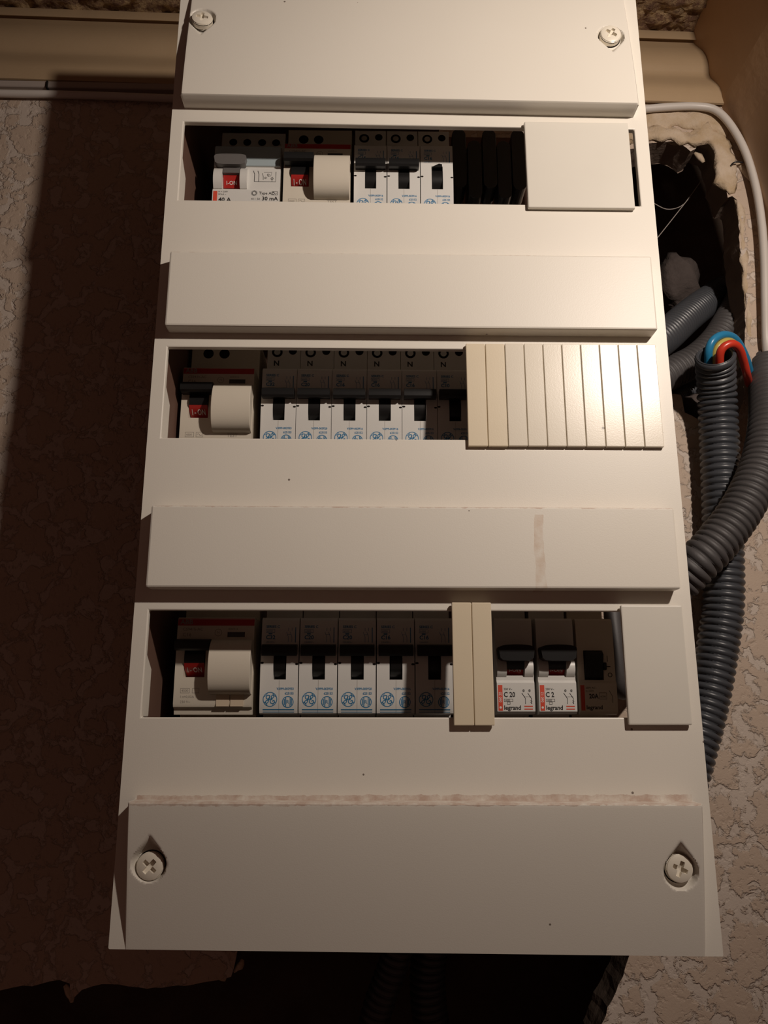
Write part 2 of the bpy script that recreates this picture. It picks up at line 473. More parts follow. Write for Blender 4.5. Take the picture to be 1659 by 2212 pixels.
# leaning brown side wall
mb = MB(); ny, nz = 200, 10
for off in (0, 22):
    vs = []
    for j in range(ny+1):
        for i in range(nz+1):
            y = 240-840*j/ny; z = WZ-TH+134*i/nz
            vs.append((side_x(y)+off+(0 if off else .8*noise.noise(Vector((y*.03, z*.03, 1)))), y, z))
    mb.add(vs, [(j*(nz+1)+i, j*(nz+1)+i+1, (j+1)*(nz+1)+i+1, (j+1)*(nz+1)+i) for j in range(ny) for i in range(nz)])
z1 = WZ-TH+134
vs = [(side_x(240-840*j/ny)+o_, 240-840*j/ny, z1) for j in range(ny+1) for o_ in (0, 22)]
mb.add(vs, [(2*j, 2*j+1, 2*j+3, 2*j+2) for j in range(ny)])
struct(mb.build('wall_right', 'brown_side', smooth=False))

# ------------------------------------------------------------------ panel cover
PX0, PX1, PTOP, PBOT = -6.4, 241.0, 118.0, -389.0  # top carried up out of view so its shadow reaches higher on the wall
PITCH, SH = 125.83, 45.82
cover = thing('panel_cover', 'cream plastic electrical panel cover with three long slots', 'panel cover', COVER_ORIGIN)
ox, oy = COVER_ORIGIN[0], COVER_ORIGIN[1]
mb = MB()
xs = [PX0, 0, 234, PX1]; ys = [PTOP]
for r in range(3): ys += [-PITCH*r, -PITCH*r-SH]
ys.append(PBOT)
LIP = 12.0
def q4(a, b, c_, d): mb.add([a, b, c_, d], [(0, 1, 2, 3)])
for j in range(len(ys)-1):
    for i in range(3):
        if i == 1 and j % 2 == 1:
            continue
        for z in (0, -2.4):
            q4((xs[i]-ox, ys[j]-oy, z), (xs[i+1]-ox, ys[j]-oy, z), (xs[i+1]-ox, ys[j+1]-oy, z), (xs[i]-ox, ys[j+1]-oy, z))
def wallring(x0, x1, y0, y1, zf, zb, t):
    """four lip walls of thickness t; t > 0 grows outwards from the given rectangle"""
    a = [(x0, y0), (x1, y0), (x1, y1), (x0, y1)]; b = [(x0-t, y0-t), (x1+t, y0-t), (x1+t, y1+t), (x0-t, y1+t)]
    for i in range(4):
        k_ = (i+1) % 4
        q4((*a[i], zf), (*a[k_], zf), (*a[k_], zb), (*a[i], zb)); q4((*b[i], -2.4), (*b[k_], -2.4), (*b[k_], zb), (*b[i], zb))
        q4((*a[i], zb), (*a[k_], zb), (*b[k_], zb), (*b[i], zb))
for r in range(3):
    wallring(0-ox, 234-ox, -PITCH*r-SH-oy, -PITCH*r-oy, 0, -3.2, 1.2)
    # guide tab inside the lower half of each slot's end
    yt = -PITCH*r-oy
    mb.add([(-.1-ox, yt-18, -2), (-.1-ox, yt-25, -LIP), (-.1-ox, yt-SH, -LIP), (-.1-ox, yt-SH, -2),
            (-1.5-ox, yt-18, -2), (-1.5-ox, yt-25, -LIP), (-1.5-ox, yt-SH, -LIP), (-1.5-ox, yt-SH, -2)],
           [(0,1,2,3), (4,5,6,7), (0,1,5,4), (1,2,6,5), (2,3,7,6)])
wallring(PX0-ox, PX1-ox, PBOT-oy, PTOP-oy, 0, -16, -1.8)
o = mb.build('front_sheet', 'cover_cream', cover)
bm = bmesh.new(); bm.from_mesh(o.data); bmesh.ops.remove_doubles(bm, verts=bm.verts, dist=1e-6)
bmesh.ops.recalc_face_normals(bm, faces=bm.faces); bm.to_mesh(o.data); bm.free()
md = o.modifiers.new('bevel', 'BEVEL'); md.width = .55*MM; md.segments = 2; md.limit_method = 'ANGLE'; md.angle_limit = math.radians(60)

SKEW = [(-389, .0150), (-331, .0045), (-297, 0), (-80, 0), (0, .0050), (7.6, .0085), (92, .0120), (118, .0120)]
def skew(o):
    for v in o.data.vertices:
        y = v.co.z/MM+oy
        v.co.z -= v.co.x*interp(SKEW, y)
def interp(tab, t):
    if t <= tab[0][0]: return tab[0][1]
    for (a, za), (b, zb) in zip(tab, tab[1:]):
        if t <= b: return za+(zb-za)*(t-a)/(b-a)
    return tab[-1][1]
skew(o)
BH = 8.0
def rounded_block(y0, y1):
    m = MB(); m.box(0-ox, 234-ox, y0-oy, y1-oy, -.4, BH)
    m.build('raised_band', 'cover_cream', cover, bevel=.9)
rounded_block(-118.6, -79.4)
rounded_block(-242.7, -206.0)
# end blocks: raised, falling away to the sheet at the panel's ends, with teardrop screw pockets
SCREWS = [(7.3, 59.3, -1), (223.8, 53.8, -1), (9.2, -355.6, 1), (224.3, -357.0, 1)]
FLOOR = 2.4
def tear(dx, dy, ro, apex):
    """radius of the teardrop outline in direction (dx, dy); apex lies on +y"""
    rho = math.hypot(dx, dy)
    if rho < 1e-6: return ro
    ux, uy = dx/rho, dy/rho
    s = ro/apex; c_ = math.sqrt(1-s*s)       # tangent lines: ux*c_ + uy*s = ro/R
    d = abs(ux)*c_+uy*s
    if uy > 0 and math.atan2(abs(ux), uy) < math.acos(s):
        return ro/d
    return ro
def end_block(name, ya, yb, prof):
    """heightfield between ya (thick end) and yb (thin end)"""
    nx, ny = 390, int(abs(yb-ya)/.6); m = MB(); vs = []; up = 1 if yb > ya else -1
    for j in range(ny+1):
        y = ya+(yb-ya)*j/ny; h = prof(abs(y-ya))
        for i in range(nx+1):
            x = 234*i/nx; z = h
            for sx, sy, sg in SCREWS:
                if abs(x-sx) < 16 and abs(y-sy) < 18:
                    dx, dy = x-sx, (y-sy)*sg
                    rho = math.hypot(dx, dy); ro = tear(dx, dy, 7.3, 12.5)
                    if rho < ro:
                        s = max(0, (rho-5.9)/(ro-5.9)); s = s*s*(3-2*s)
                        z = min(z, FLOOR+(h-FLOOR)*s)
            e = min(x, 234-x, abs(y-ya))
            if e < .9: z -= .9-math.sqrt(max(0, .81-(.9-e)**2))
            vs.append((x-ox, y-oy, z))
    W_ = nx+1
    m.add(vs, [(j*W_+i, j*W_+i+1, (j+1)*W_+i+1, (j+1)*W_+i) for j in range(ny) for i in range(nx)])
    loop = [i for i in range(W_)]+[j*W_+nx for j in range(1, ny+1)]+[ny*W_+i for i in range(nx-1, -1, -1)]+[j*W_ for j in range(ny-1, 0, -1)]
    b = len(m.v); m.v += [(m.v[i][0], m.v[i][1], -.6) for i in loop]
    L = len(loop)
    fs = [(loop[i], loop[(i+1) % L], b+(i+1) % L, b+i) for i in range(L)]
    m.f += fs; m.fm += [0]*L
    o = m.build('raised_band', 'cover_cream', cover, auto=38)
    skew(o); return o
end_block('top', 7.6, 92.0, lambda d: 9.6*(1-min(1, d/84.4)**1.4)+.15)
end_block('bottom', -331.0, -389.0, lambda d: 10.4*(1-min(1, d/58.0)**1.15)+.15)

# cover screws: domed head with a cross recess
def screw_mesh():
    m = MB(); N = 56; R_ = 5.5; vs = []; idx = {}
    for j in range(N+1):
        for i in range(N+1):
            a, b = 2*i/N-1, 2*j/N-1                       # square -> disc
            x = a*math.sqrt(1-b*b/2)*R_; y = b*math.sqrt(1-a*a/2)*R_
            rho = math.hypot(x, y)/R_
            z = 2.0-.8*rho**3-(0 if rho < .96 else .4)
            cr = (abs(x) < .85 and abs(y) < 3.1) or (abs(y) < .85 and abs(x) < 3.1)
            if cr: z -= 2.2*(1-.45*max(abs(x), abs(y))/3.1)
            vs.append((x, y, z))
    m.add(vs, [(j*(N+1)+i, j*(N+1)+i+1, (j+1)*(N+1)+i+1, (j+1)*(N+1)+i) for j in range(N) for i in range(N)])
    n = 32
    rv = [(R_*math.cos(2*math.pi*i/n), R_*math.sin(2*math.pi*i/n), z) for z in (.35, -1.6) for i in range(n)]
    m.add(rv, [(i, (i+1) % n, n+(i+1) % n, n+i) for i in range(n)])
    return m
sm = screw_mesh().build('cover_screw', 'screw_plastic', cover, auto=30)
SR = [(.05, 1.5), (.55, .9), (.72, .15), (.42, .3)]
for i, ((sx, sy, sg), (rot, dz)) in enumerate(zip(SCREWS, SR)):
    s_ = sm if i == 0 else sm.copy()
    if i: COL.objects.link(s_); s_.parent = cover
    s_.location = P(sx-ox, sy-oy, FLOOR+1.2+dz)
    s_.rotation_euler = (0, rot, 0) if i else (-.18, rot, .12)
# dark well round each screw head
for sx, sy, sg in SCREWS:
    m = MB(); m.ring(sx-ox, sy-oy, FLOOR+.12, 5.0, 5.95, 32); m.build('screw_hole', 'dark_hole', cover)

# ------------------------------------------------------------------ blanking strips clipped over the slots
def blank(name, label, x0, x1, y0, y1, mat, segs=1, z0=.15, z1=2.2, group=None, shift=None, bev=.35):
    t = thing(name, label, 'blanking plate', (x0, y0, 0), group)
    wd = (x1-x0)/segs
    for i in range(segs):
        m = MB(); dy = (shift or [0]*segs)[i]
        m.box(i*wd+(.12 if i else 0), (i+1)*wd-(.12 if i < segs-1 else 0), dy, y1-y0+dy, z0, z1)
        # clip tongue reaching into the slot
        m.box(i*wd+wd*.3, i*wd+wd*.7, y1-y0-6.5, y1-y0-5.2, -8, z0); m.box(i*wd+wd*.3, i*wd+wd*.7, 4.6, 5.9, -8, z0)
        m.build('plate_segment' if segs > 1 else 'plate', mat, t, bevel=bev)
    if segs > 1:
        m = MB(); m.box(.5, x1-x0-.5, 1, y1-y0-1, z0, z1-.7); m.build('backing_web', mat, t)
    return t
blank('blanking_plate', 'smooth white blanking plate beside the black comb in the top slot', 176.0, 230.2, -49.3, 1.2, 'blank_white', z0=.3, z1=2.6, bev=.6)
blank('blanking_strip', 'two-segment beige blanking strip over the half-hidden C10 breaker', 142.8, 161.35, -175.5, -123.8, 'blank_beige', 2)
blank('blanking_strip', 'eight-segment sand-coloured ribbed blanking strip in the middle slot', 161.6, 234.4, -175.3, -123.5, 'blank_sand', 8)
blank('blanking_strip', 'two-segment beige blanking strip between the breakers of the bottom slot', 133.5, 150.9, -300.7, -248.3, 'blank_beige', 2, z0=1.2, z1=3.2)
blank('blanking_plate', 'smooth white blanking plate beside the rocker switch in the bottom slot', 208.3, 235.7, -300.5, -249.3, 'blank_white', z0=1.0, z1=3.0, bev=.6)

# ------------------------------------------------------------------ modular devices
BASE = 63.0         # thing origin lies at the foot of the housing, 63 mm below the nose top
def interp(tab, t):
    if t <= tab[0][0]: return tab[0][1]
    for (a, za), (b, zb) in zip(tab, tab[1:]):
        if t <= b: return za+(zb-za)*(t-a)/(b-a)
    return tab[-1][1]
NOSE = [(0, -1.6), (1.2, -.5), (3, -.2), (12, 0), (18, .6), (24, .9), (29, .5), (38, -.2), (42.5, -.8), (44.3, -1.6), (45, -3)]
def housing(m, wd, nose=NOSE, recess=None, rz=-9, shoulder=-16, back=-60):
    """side profile extruded; recess = (x0, x1, t0, t1) opening for the lever"""
    def prof(rc):
        p = []
        for t, z in nose:
            if rc and rc[2] < t < rc[3]: continue
            if rc and t >= rc[3] and not any(q == 'r' for q in p):
                p += [(BASE-rc[2], interp(nose, rc[2])), (BASE-rc[2], rz), (BASE-rc[3], rz), (BASE-rc[3], interp(nose, rc[3])), 'r']
            p.append((BASE-t, z))
        p = [q for q in p if q != 'r']
        return [(BASE+22, back), (BASE+22, shoulder-1), (BASE+21, shoulder), (BASE, shoulder)]+p+[(BASE-45, shoulder), (1, shoulder), (0, shoulder-1), (0, back)]
    if recess:
        m.prism(prof(None), 0, recess[0]); m.prism(prof(recess), recess[0], recess[1]); m.prism(prof(None), recess[1], wd)
    else: m.prism(prof(None), 0, wd)
    return m
def onface(m, nose=NOSE, lift=.07):
    """flat artwork drawn in (x, -t) is laid on the curved nose"""
    m.v = [(x, BASE+y, interp(nose, -y)+lift+z) for x, y, z in m.v]; return m
def cyl_lever(m, x0, x1, t0, t1, z0, z1, n=8):
    pts = []
    for i in range(n+1):
        a = math.pi*i/n; pts.append((BASE-(t0+t1)/2+(t1-t0)/2*math.cos(a), z0+(z1-z0)*math.sin(a)**.6))
    m.prism(pts, x0, x1)
def curve_pts(pts, n=6):
    return [(v.x, v.y) for v in spline([(a, b, 0) for a, b in pts], .06)]
G_ = curve_pts([(.02,.36),(-.12,.52),(-.36,.5),(-.5,.28),(-.42,.08),(-.22,.06),(-.08,.24),(-.06,.4),(-.1,.1),(-.22,-.3),(-.4,-.5),(-.58,-.42),(-.54,-.22),(-.3,-.1),(0,.02),(.28,.12),(.48,.3),(.46,.5),(.3,.54),(.18,.36),(.2,.12),(.32,.0)])
E_ = curve_pts([(.32,.0),(.12,-.06),(.04,-.28),(.16,-.5),(.42,-.52),(.6,-.34),(.54,-.14),(.38,-.18),(.38,-.32)])
def monogram(m, cx, cy, r):
    m.ring(cx, cy, 0, r*.90, r, 32)
    for a in (45, 135, 225, 315):
        t = math.radians(a)
        pts = [(cx+r*(.86*math.cos(t+d)+(-.10*math.cos(t))*(1-abs(d)/.35)), cy+r*(.86*math.sin(t+d)+(-.10*math.sin(t))*(1-abs(d)/.35))) for d in (-.35, -.2, 0, .2, .35)]
        m.ribbon(pts, r*.09)
    for S_ in (G_, E_):
        m.ribbon([(cx+r*1.05*x, cy+r*1.05*y) for x, y in S_], r*.125)
def cert_mark(m, cx, cy, r):
    m.ring(cx, cy, 0, r*.86, r, 24)
    for x, h, wd in ((-.6, .5, .16), (-.36, .75, .16), (.62, .5, .16), (.4, .72, .14)):
        m.add([(cx+r*(x-wd/2), cy-r*h, 0), (cx+r*(x+wd/2), cy-r*h, 0), (cx+r*(x+wd/2), cy+r*h, 0), (cx+r*(x-wd/2), cy+r*h, 0)], [(0,1,2,3)])
    text(m, 'R', cx-r*.02, cy-r*.28, r*.62, 'CENTER')
def rect(m, x0, x1, y0, y1):
    n = max(1, int(abs(y1-y0)/.5))
    m.add([(x, y0+(y1-y0)*j/n, 0) for j in range(n+1) for x in (x0, x1)], [(2*j, 2*j+1, 2*j+3, 2*j+2) for j in range(n)])
def frame_rect(m, x0, x1, y0, y1, t=.15):
    rect(m, x0, x1, y0, y0+t); rect(m, x0, x1, y1-t, y1); rect(m, x0, x0+t, y0, y1); rect(m, x1-t, x1, y0, y1)
def terminal(m, x, t, r, z=-15.93):
    m.disc(x, BASE-t, z, r, n=18)

_proto = {}
def breaker(label, group, loc, rating, code1, code2, bar=True):
    """single-module breaker: white housing, black T lever, blue print"""
    t = thing('circuit_breaker', label, 'circuit breaker', (loc[0], loc[1]-BASE, loc[2]), group)
    def sh(key, mk):
        if key in _proto:
            o = _proto[key].copy(); COL.objects.link(o); o.parent = t
        else:
            o = _proto[key] = mk(t)
        return o
    sh('ge_body', lambda p: housing(MB(), 17.75, recess=(6.0, 12.1, 14.5, 29.0)).build('housing', 'breaker_white', p, auto=28))
    def lev(p):
        m = MB()
        pr = [(BASE-12.6, -4), (BASE-12.9, 4.2), (BASE-13.6, 5.4), (BASE-15, 6.0), (BASE-17.2, 5.8), (BASE-18.3, 5.0), (BASE-18.2, 3), (BASE-17.5, 1.5), (BASE-17.5, -4)]
        m.prism(pr, .8, 17.1); lever_stem(m)
        return m.build('toggle', 'black_plastic', p, auto=30)
    def lever_stem(m):
        pr = [(BASE-15, -7)]
        for i in range(9):
            a = math.radians(60-i*15); pr.append((BASE-21+7.2*math.sin(a), -6.2+7.0*math.cos(a)))
        pr += [(BASE-28.4, -7)]
        m.prism(pr, 6.35, 11.75)
    def lev0(p):
        m = MB(); lever_stem(m)
        m.add([(6.4, BASE-16, -1), (11.7, BASE-16, -1), (11.7, BASE-13.6, -1), (10, BASE-13.2, -1), (6.4, BASE-15, -1), (6.4, BASE-16, 1.4), (11.7, BASE-16, 1.6), (11.7, BASE-13.8, 1.3), (10, BASE-13.4, 1.2), (6.4, BASE-15.2, 1.0)],
              [(0,1,2,3,4), (5,6,7,8,9), (0,1,6,5), (1,2,7,6), (2,3,8,7), (3,4,9,8), (4,0,5,9)])
        return m.build('toggle', 'black_plastic', p, auto=30)
    sh('ge_lev' if bar else 'ge_lev0', lev if bar else lev0)
    def holes(p):
        m = MB()
        terminal(m, 5.2, -16.0, 2.9); terminal(m, 13.6, -16.8, 2.2)
        return m.build('terminal_hole', 'dark_hole', p)
    sh('ge_term', holes)
    def scr(p):
        m = MB(); m.disc(5.2, BASE+16.0, -15.85, 1.7, n=16)
        m.ribbon([(3.8, BASE+15.0), (6.6, BASE+17)], .5, -15.8)
        return m.build('terminal_screw', 'rail_steel', p)
    sh('ge_scr', scr)
    def notch_(p):
        m = MB()
        for x in (.75, 17.0):
            m.disc(x, -21.6+(.25 if x < 5 else -.25), 0, .78, .5, 12)
        onface(m, lift=.05); return m.build('notch', 'dark_hole', p)
    sh('ge_notch', notch_)
    def seam(p):
        m = MB(); rect(m, 8.95, 9.1, -44.2, -29.2); onface(m, lift=.04); return m.build('seam', 'print_grey', p)
    sh('ge_seam', seam)
    key = ('ge_print', rating, code1)
    def pr(p):
        m = MB()
        text(m, 'SERIES C', 2.0, -4.9, 1.2, bold=.03)
        frame_rect(m, 2.0, 6.2, -7.2, -5.5); text(m, '6000', 2.4, -6.9, .95)
        rect(m, 3.2, 5.0, -8.0, -7.4)
        text(m, rating, 2.0, -10.2, 1.8, bold=.03); text(m, '230/400V~', 2.0, -11.9, .7)
        for x in (12.6, 14.3):
            m.ribbon([(x, -4.8), (x, -6.3)], .18); m.ribbon([(x-.9, -6.7), (x, -9.2)], .18); m.ribbon([(x, -9.2), (x, -11.6)], .18)
        m.ribbon([(12.2, -8.0), (14.0, -8.0)], .14); m.ribbon([(16.0, -4.6), (16.0, -11.8)], .4)
        onface(m); return m.build('rating_print', 'print_blue', p)
    def pr2(p):
        m = MB()
        text(m, 'V/099-'+code1, 15.9, -33.7, 1.05, 'RIGHT', sx=.92, bold=.025); text(m, code2, 15.9, -35.8, 1.05, 'RIGHT', sx=.92, bold=.025)
        monogram(m, 4.9, -38.0, 3.35); cert_mark(m, 13.2, -39.2, 2.7)
        rect(m, 1.6, 16.2, -42.9, -42.45); rect(m, 1.6, 16.2, -43.9, -43.6)
        onface(m); return m.build('logo_print', 'print_blue', p)
    sh(key, pr); sh(key+(2,), pr2)
    def nn(p):
        m = MB(); text(m, 'N', 3.4, BASE+8.2, 2.8, z=-15.9, bold=.03); return m.build('neutral_letter', 'print_black', p)
    sh('ge_n', nn)
    return t

ABBN = [(0, -1.2), (.8, -.3), (3.8, 0), (10, .2), (28, .2), (40, 0), (41.5, -.6), (42.6, -2.5), (45, -3)]
def rcbo(label, loc, flaps=False, group=None):
    """two-module residual-current breaker: red stripe, lever on the left, barrel-shaped cover on the right"""
    t = thing('residual_current_breaker', label, 'circuit breaker', (loc[0], loc[1]-BASE, loc[2]), group)
    housing(MB(), 36.4, ABBN, (4.0, 13.9, 12.5, 28.0), -8).build('housing', 'breaker_cream', t, auto=28)
    m = MB(); rect(m, .1, 36.3, -3.9, -.4); onface(m, ABBN, .06); m.build('red_stripe', 'red_plastic', t)
    m = MB(); text(m, 'ABB', 1.2, -3.3, 2.3, bold=.02); onface(m, ABBN, .12); m.build('printed_logo', 'print_grey', t)
    # lever
    m = MB()
    m.prism([(BASE-10.4, -6), (BASE-10.6, 5.2), (BASE-11.4, 6.8), (BASE-13.0, 7.2), (BASE-15.2, 6.8), (BASE-16.0, 5.4), (BASE-15.8, 3), (BASE-15.2, -6)], .6, 16.6)
    pr = [(BASE-14, -7)]+[(BASE-19+7*math.sin(math.radians(a)), -5.6+7.4*math.cos(math.radians(a))) for a in range(60, -21, -16)]+[(BASE-21.6, -7)]
    m.prism(pr, 4.3, 13.6); lv = m.build('toggle', 'black_plastic', t, auto=30)
    m = MB(); pr = [(BASE-21.5, -7)]+[(BASE-19+7*math.sin(math.radians(a)), -5.6+7.3*math.cos(math.radians(a))) for a in range(-20, -81, -12)]+[(BASE-27.6, -7)]
    m.prism(pr, 4.3, 13.6); m.build('on_indicator', 'red_plastic', lv, auto=30)
    m = MB(); text(m, 'I - ON', 8.95, -25.6, 2.1, 'CENTER', sx=.85, bold=.015)
    m.v = [(x, BASE+y, -5.5+math.sqrt(max(.1, 7.42**2-(y+19)**2))+.05) for x, y, z in m.v]; m.build('on_lettering', 'print_white', lv)
    # barrel cover
    prf = []
    for i in range(15):
        a = math.pi*i/14
        prf.append((BASE-23.2+12.8*math.cos(a), -.5+9.6*math.sin(a)**.72))
    prf += [(BASE-36, -4), (BASE-10.4, -4)]
    m = MB(); m.prism(prf, 16.9, 36.2); m.build('test_cover', 'breaker_cream', t, auto=30, bevel=.5)
    m = MB(); m.box(23.8, 32.0, BASE-9.4, BASE-6.9, -.3, .25); m.build('window', 'smoky_window', t)
    m = MB(); frame_rect(m, 23.4, 32.4, -9.7, -6.6, .35); onface(m, ABBN, .25); m.build('window_frame', 'breaker_cream', t)
    m = MB()
    text(m, 'CS941h-AC', 2.6, -6.3, 1.35, bold=.006); text(m, 'C16', 2.6, -9.0, 1.7); text(m, '400/016', 24, -6.0, 1.0)
    m.ring(19.4, -7.2, 0, 1.5, 1.75, 20); text(m, 'N', 19.4, -7.7, 1.2, 'CENTER')
    onface(m, ABBN); m.build('rating_print', 'print_grey', t); m = MB()
    if flaps:
        text(m, '4500', 3.6, -34.6, 1.1); frame_rect(m, 3.1, 7.4, -35.2, -33.0); frame_rect(m, 8.6, 11.8, -35.2, -33.0)
        text(m, 'I n=0,03A', 3.2, -37.4, 1.1); text(m, '230 V~', 3.2, -39.7, 1.1); text(m, 'TEST', 25, -38.0, 1.1)
    else:
        frame_rect(m, 3.0, 7.4, -38.2, -35.6); text(m, '4500', 3.5, -37.4, 1.0); frame_rect(m, 8.4, 12.0, -38.2, -35.6)
        m.ribbon([(9+.1*i, -36.9+.5*math.sin(i*.26)) for i in range(25)], .2); text(m, 'TEST', 24, -38.0, 1.7)
    onface(m, ABBN); m.build('lower_print', 'print_grey', t)
    if flaps:
        for x in (20.0, 26.6):
            m = MB(); m.plate([(x, BASE-41.2), (x+6.0, BASE-41.2), (x+6.0, BASE-34.9), (x+(2.4 if x > 25 else 6.0), BASE-34.9), (x+(2.2 if x > 25 else 4.0), BASE-35.7), (x+(0 if x > 25 else 3.8), BASE-35.7), (x, BASE-34.9)], -.2, .45)
            m.build('label_flap', 'label_sand', t)
    m = MB()
    for x in (8.8, 17.4): terminal(m, x, -14.8, 2.8)
    m.build('terminal_hole', 'dark_hole', t)
    return t

LEG = [(0, -1.0), (.8, -.2), (13, 0), (13.2, -.6), (27.5, -.4), (28, .3), (42, .1), (44, -1), (45, -3)]
def rocker_lever(t, x0, x1, s0, s1, mat, ind_text=True, tt=(10, 17.5), ind=(22.5, 28), zlift=0, sc=20):
    m = MB(); a, b = tt
    n = 14; pts = []                                    # rounded paddle seen from the front
    for i in range(n+1):
        ang = math.pi*i/n; pts.append(((x0+x1)/2-(x1-x0)/2*math.cos(ang), BASE-a-(1-math.sin(ang)**.55)*2.2))
    pts += [(x1-.6, BASE-b+1.0), (x1-2.0, BASE-b), (s1, BASE-b-.3), (s0, BASE-b-.3), (x0+2.0, BASE-b), (x0+.6, BASE-b+1.0)]
    m.plate(pts, -2, 6.0+zlift)
    pr = [(BASE-b+2, -7)]+[(BASE-sc+7.5*math.sin(math.radians(g)), -6+8*math.cos(math.radians(g))) for g in range(40, -36 if sc > 19 else -6, -15)]+[(BASE-ind[0], -7)]
    m.prism(pr, s0, s1); lv = m.build('toggle', mat, t, auto=30, bevel=.5)
    m = MB(); m.prism([(BASE-ind[0], -7), (BASE-ind[0], .2), (BASE-ind[1], -2.2), (BASE-ind[1], -7)], s0, s1)
    m.build('on_indicator', 'red_plastic', lv)
    if ind_text:
        m = MB(); text(m, 'I-ON', (s0+s1)/2, 0, 1.9, 'CENTER', bold=.01)
        m.v = [(x, BASE-ind[1]+1.6+y, .2-2.4*(1-(1.6+y)/(ind[1]-ind[0]))+.12) for x, y, z in m.v]; m.build('on_lettering', 'print_white', lv)
    return lv

# --- top row
R1 = 6.4
t = thing('residual_current_switch', 'white residual current switch with pale blue top and grey lever marked 30 mA', 'circuit breaker', (11.2, R1-BASE, -25))
housing(MB(), 36.2, LEG, (5.2, 14.6, 13.5, 27.0), -8).build('housing', 'breaker_white', t, auto=28)
m = MB(); m.box(.2, 36.0, BASE-13.0, BASE-.6, -1, .5); m.build('label_holder', 'pale_blue_plastic', t, bevel=.4)
rocker_lever(t, .6, 18.0, 5.4, 14.4, 'grey_toggle', True, (8.0, 14.4), (18.8, 25.2), -2, 18)
m = MB()
for x0, x1 in ((.4, 5.1), (14.7, 18.5)):
    pts = [(BASE-14.5, -2)]+[(BASE-14.5-12.5*i/8, .2+2.6*math.sin(math.pi*i/8)**.7) for i in range(9)]+[(BASE-27, -2)]
    m.prism(pts, x0, x1)
m.build('lever_cheek', 'breaker_white', t, auto=30)
m = MB()
for x, s in ((22.2, 0), (24.6, .3)):
    m.ribbon([(x-.7, -15.4), (x, -17.5), (x, -22.2)], .28)
m.ribbon([(22.2, -22.2), (33.8, -22.2), (33.8, -15.8)], .28); m.ribbon([(26.4, -16.8), (27.0, -19.2), (27.0, -21)], .22)
m.ribbon([(27.2, -16.2), (31.6, -16.2), (31.0, -18.6), (29.4, -19.0)], .2); m.ring(29.6, -17.8, 0, .4, .65, 12); m.ring(28.2, -19.8, 0, .35, .6, 12)
m.ribbon([(31.8, -19), (31.8, -22.2)], .22); m.ring(31.8, -20.2, 0, .5, .75, 12)
text(m, '40 A', 3.4, -35.2, 2.4, bold=.02); text(m, 'In = 230V', 3.2, -29.6, .9); text(m, '50 kA ~', 3.2, -31.2, .9)
text(m, 'Type AC', 25.2, -30.6, 1.55, bold=.012); frame_rect(m, 32.0, 35.2, -31.0, -28.8, .2)
m.ribbon([(32.5+.1*i, -29.9+.45*math.sin(i*.3)) for i in range(23)], .2)
m.ring(22.6, -29.9, 0, .9, 1.2, 16); m.ring(22.6, -29.9, 0, 1.5, 1.7, 8)
text(m, '30 mA', 35.4, -34.2, 2.2, 'RIGHT', bold=.02); text(m, '411 50', 21, -34.0, 1.2)
onface(m, LEG); m.build('printed_marking', 'print_black', t)
m = MB(); rect(m, .5, 2.7, -35.0, -28.8); onface(m, LEG); m.build('red_label', 'print_red', t)
m = MB()
for x in (6.5, 14.5, 23, 31): terminal(m, x, -15, 2.3)
m.build('terminal_hole', 'dark_hole', t)
rcbo('two-module breaker with red stripe beside the pale blue switch, top row', (49.2, R1+2.6, -25))
breaker('white breaker with T lever next to the red-striped breaker, top row', None, (87.6, R1+2.7, -25), 'C16', '003916', '625152')
breaker('white breaker with T lever next to the snapped-lever breaker, top row', None, (105.8, R1+2.7, -25), 'C16', '003916', '625152')
breaker('white breaker with snapped lever stub beside the black comb, top row', None, (124.0, R1+2.7, -25), 'C16', '003916', '625152', bar=False)
# --- middle row
R2 = -PITCH+2.8
rcbo('two-module breaker with red stripe and barrel cover, middle row', (.9, R2, -29))
for i, (rt, c1, c2, lb) in enumerate([
        ('C32', '003933', '625155', 'white breaker marked C32 next to the red-striped breaker, middle row'),
        ('C20', '003920', '625153', 'white breaker marked C20 between C32 and C16, middle row'),
        ('C16', '003916', '625152', 'white breaker marked C16 next to the C20 breaker, middle row'),
        ('C16', '003916', '625152', 'white breaker marked C16 between two other C16 breakers, middle row'),
        ('C16', '003916', '625152', 'white breaker marked C16 next to the half-hidden C10 breaker, middle row'),
        ('C10', '003910', '625150', 'white breaker marked C10, half hidden behind beige blanking strip, middle row')]):
    breaker(lb, None, (41.5+18.0*i, R2, -29), rt, c1, c2)
# --- bottom row
R3 = -2*PITCH-.1
rcbo('two-module breaker with two sand-coloured label flaps, bottom row', (6.2, R3, -29), flaps=True)
for i, (rt, c1, c2, lb) in enumerate([
        ('C32', '003933', '625155', 'white breaker marked C32 next to the label-flap breaker, bottom row'),
        ('C20', '003920', '625153', 'white breaker marked C20 next to the C32 breaker, bottom row'),
        ('C20', '003920', '625153', 'white breaker marked C20 next to a C16 breaker, bottom row'),
        ('C16', '003916', '625152', 'white breaker marked C16 between C20 and another C16, bottom row'),
        ('C16', '003916', '625152', 'white breaker marked C16, partly hidden behind beige strip, bottom row')]):
    breaker(lb, None, (46.2+18.22*i, R3, -29), rt, c1, c2)
LEGB = [(0, -1.6), (1, -.6), (4, -.2), (16, 0), (29.2, 0), (30.4, .9), (39, .8), (43.4, .4), (44.5, -.8), (45, -3)]
def down(m, d=1.4):
    m.v = [(x, y-d if y < -28 else y, z) for x, y, z in m.v]; return m
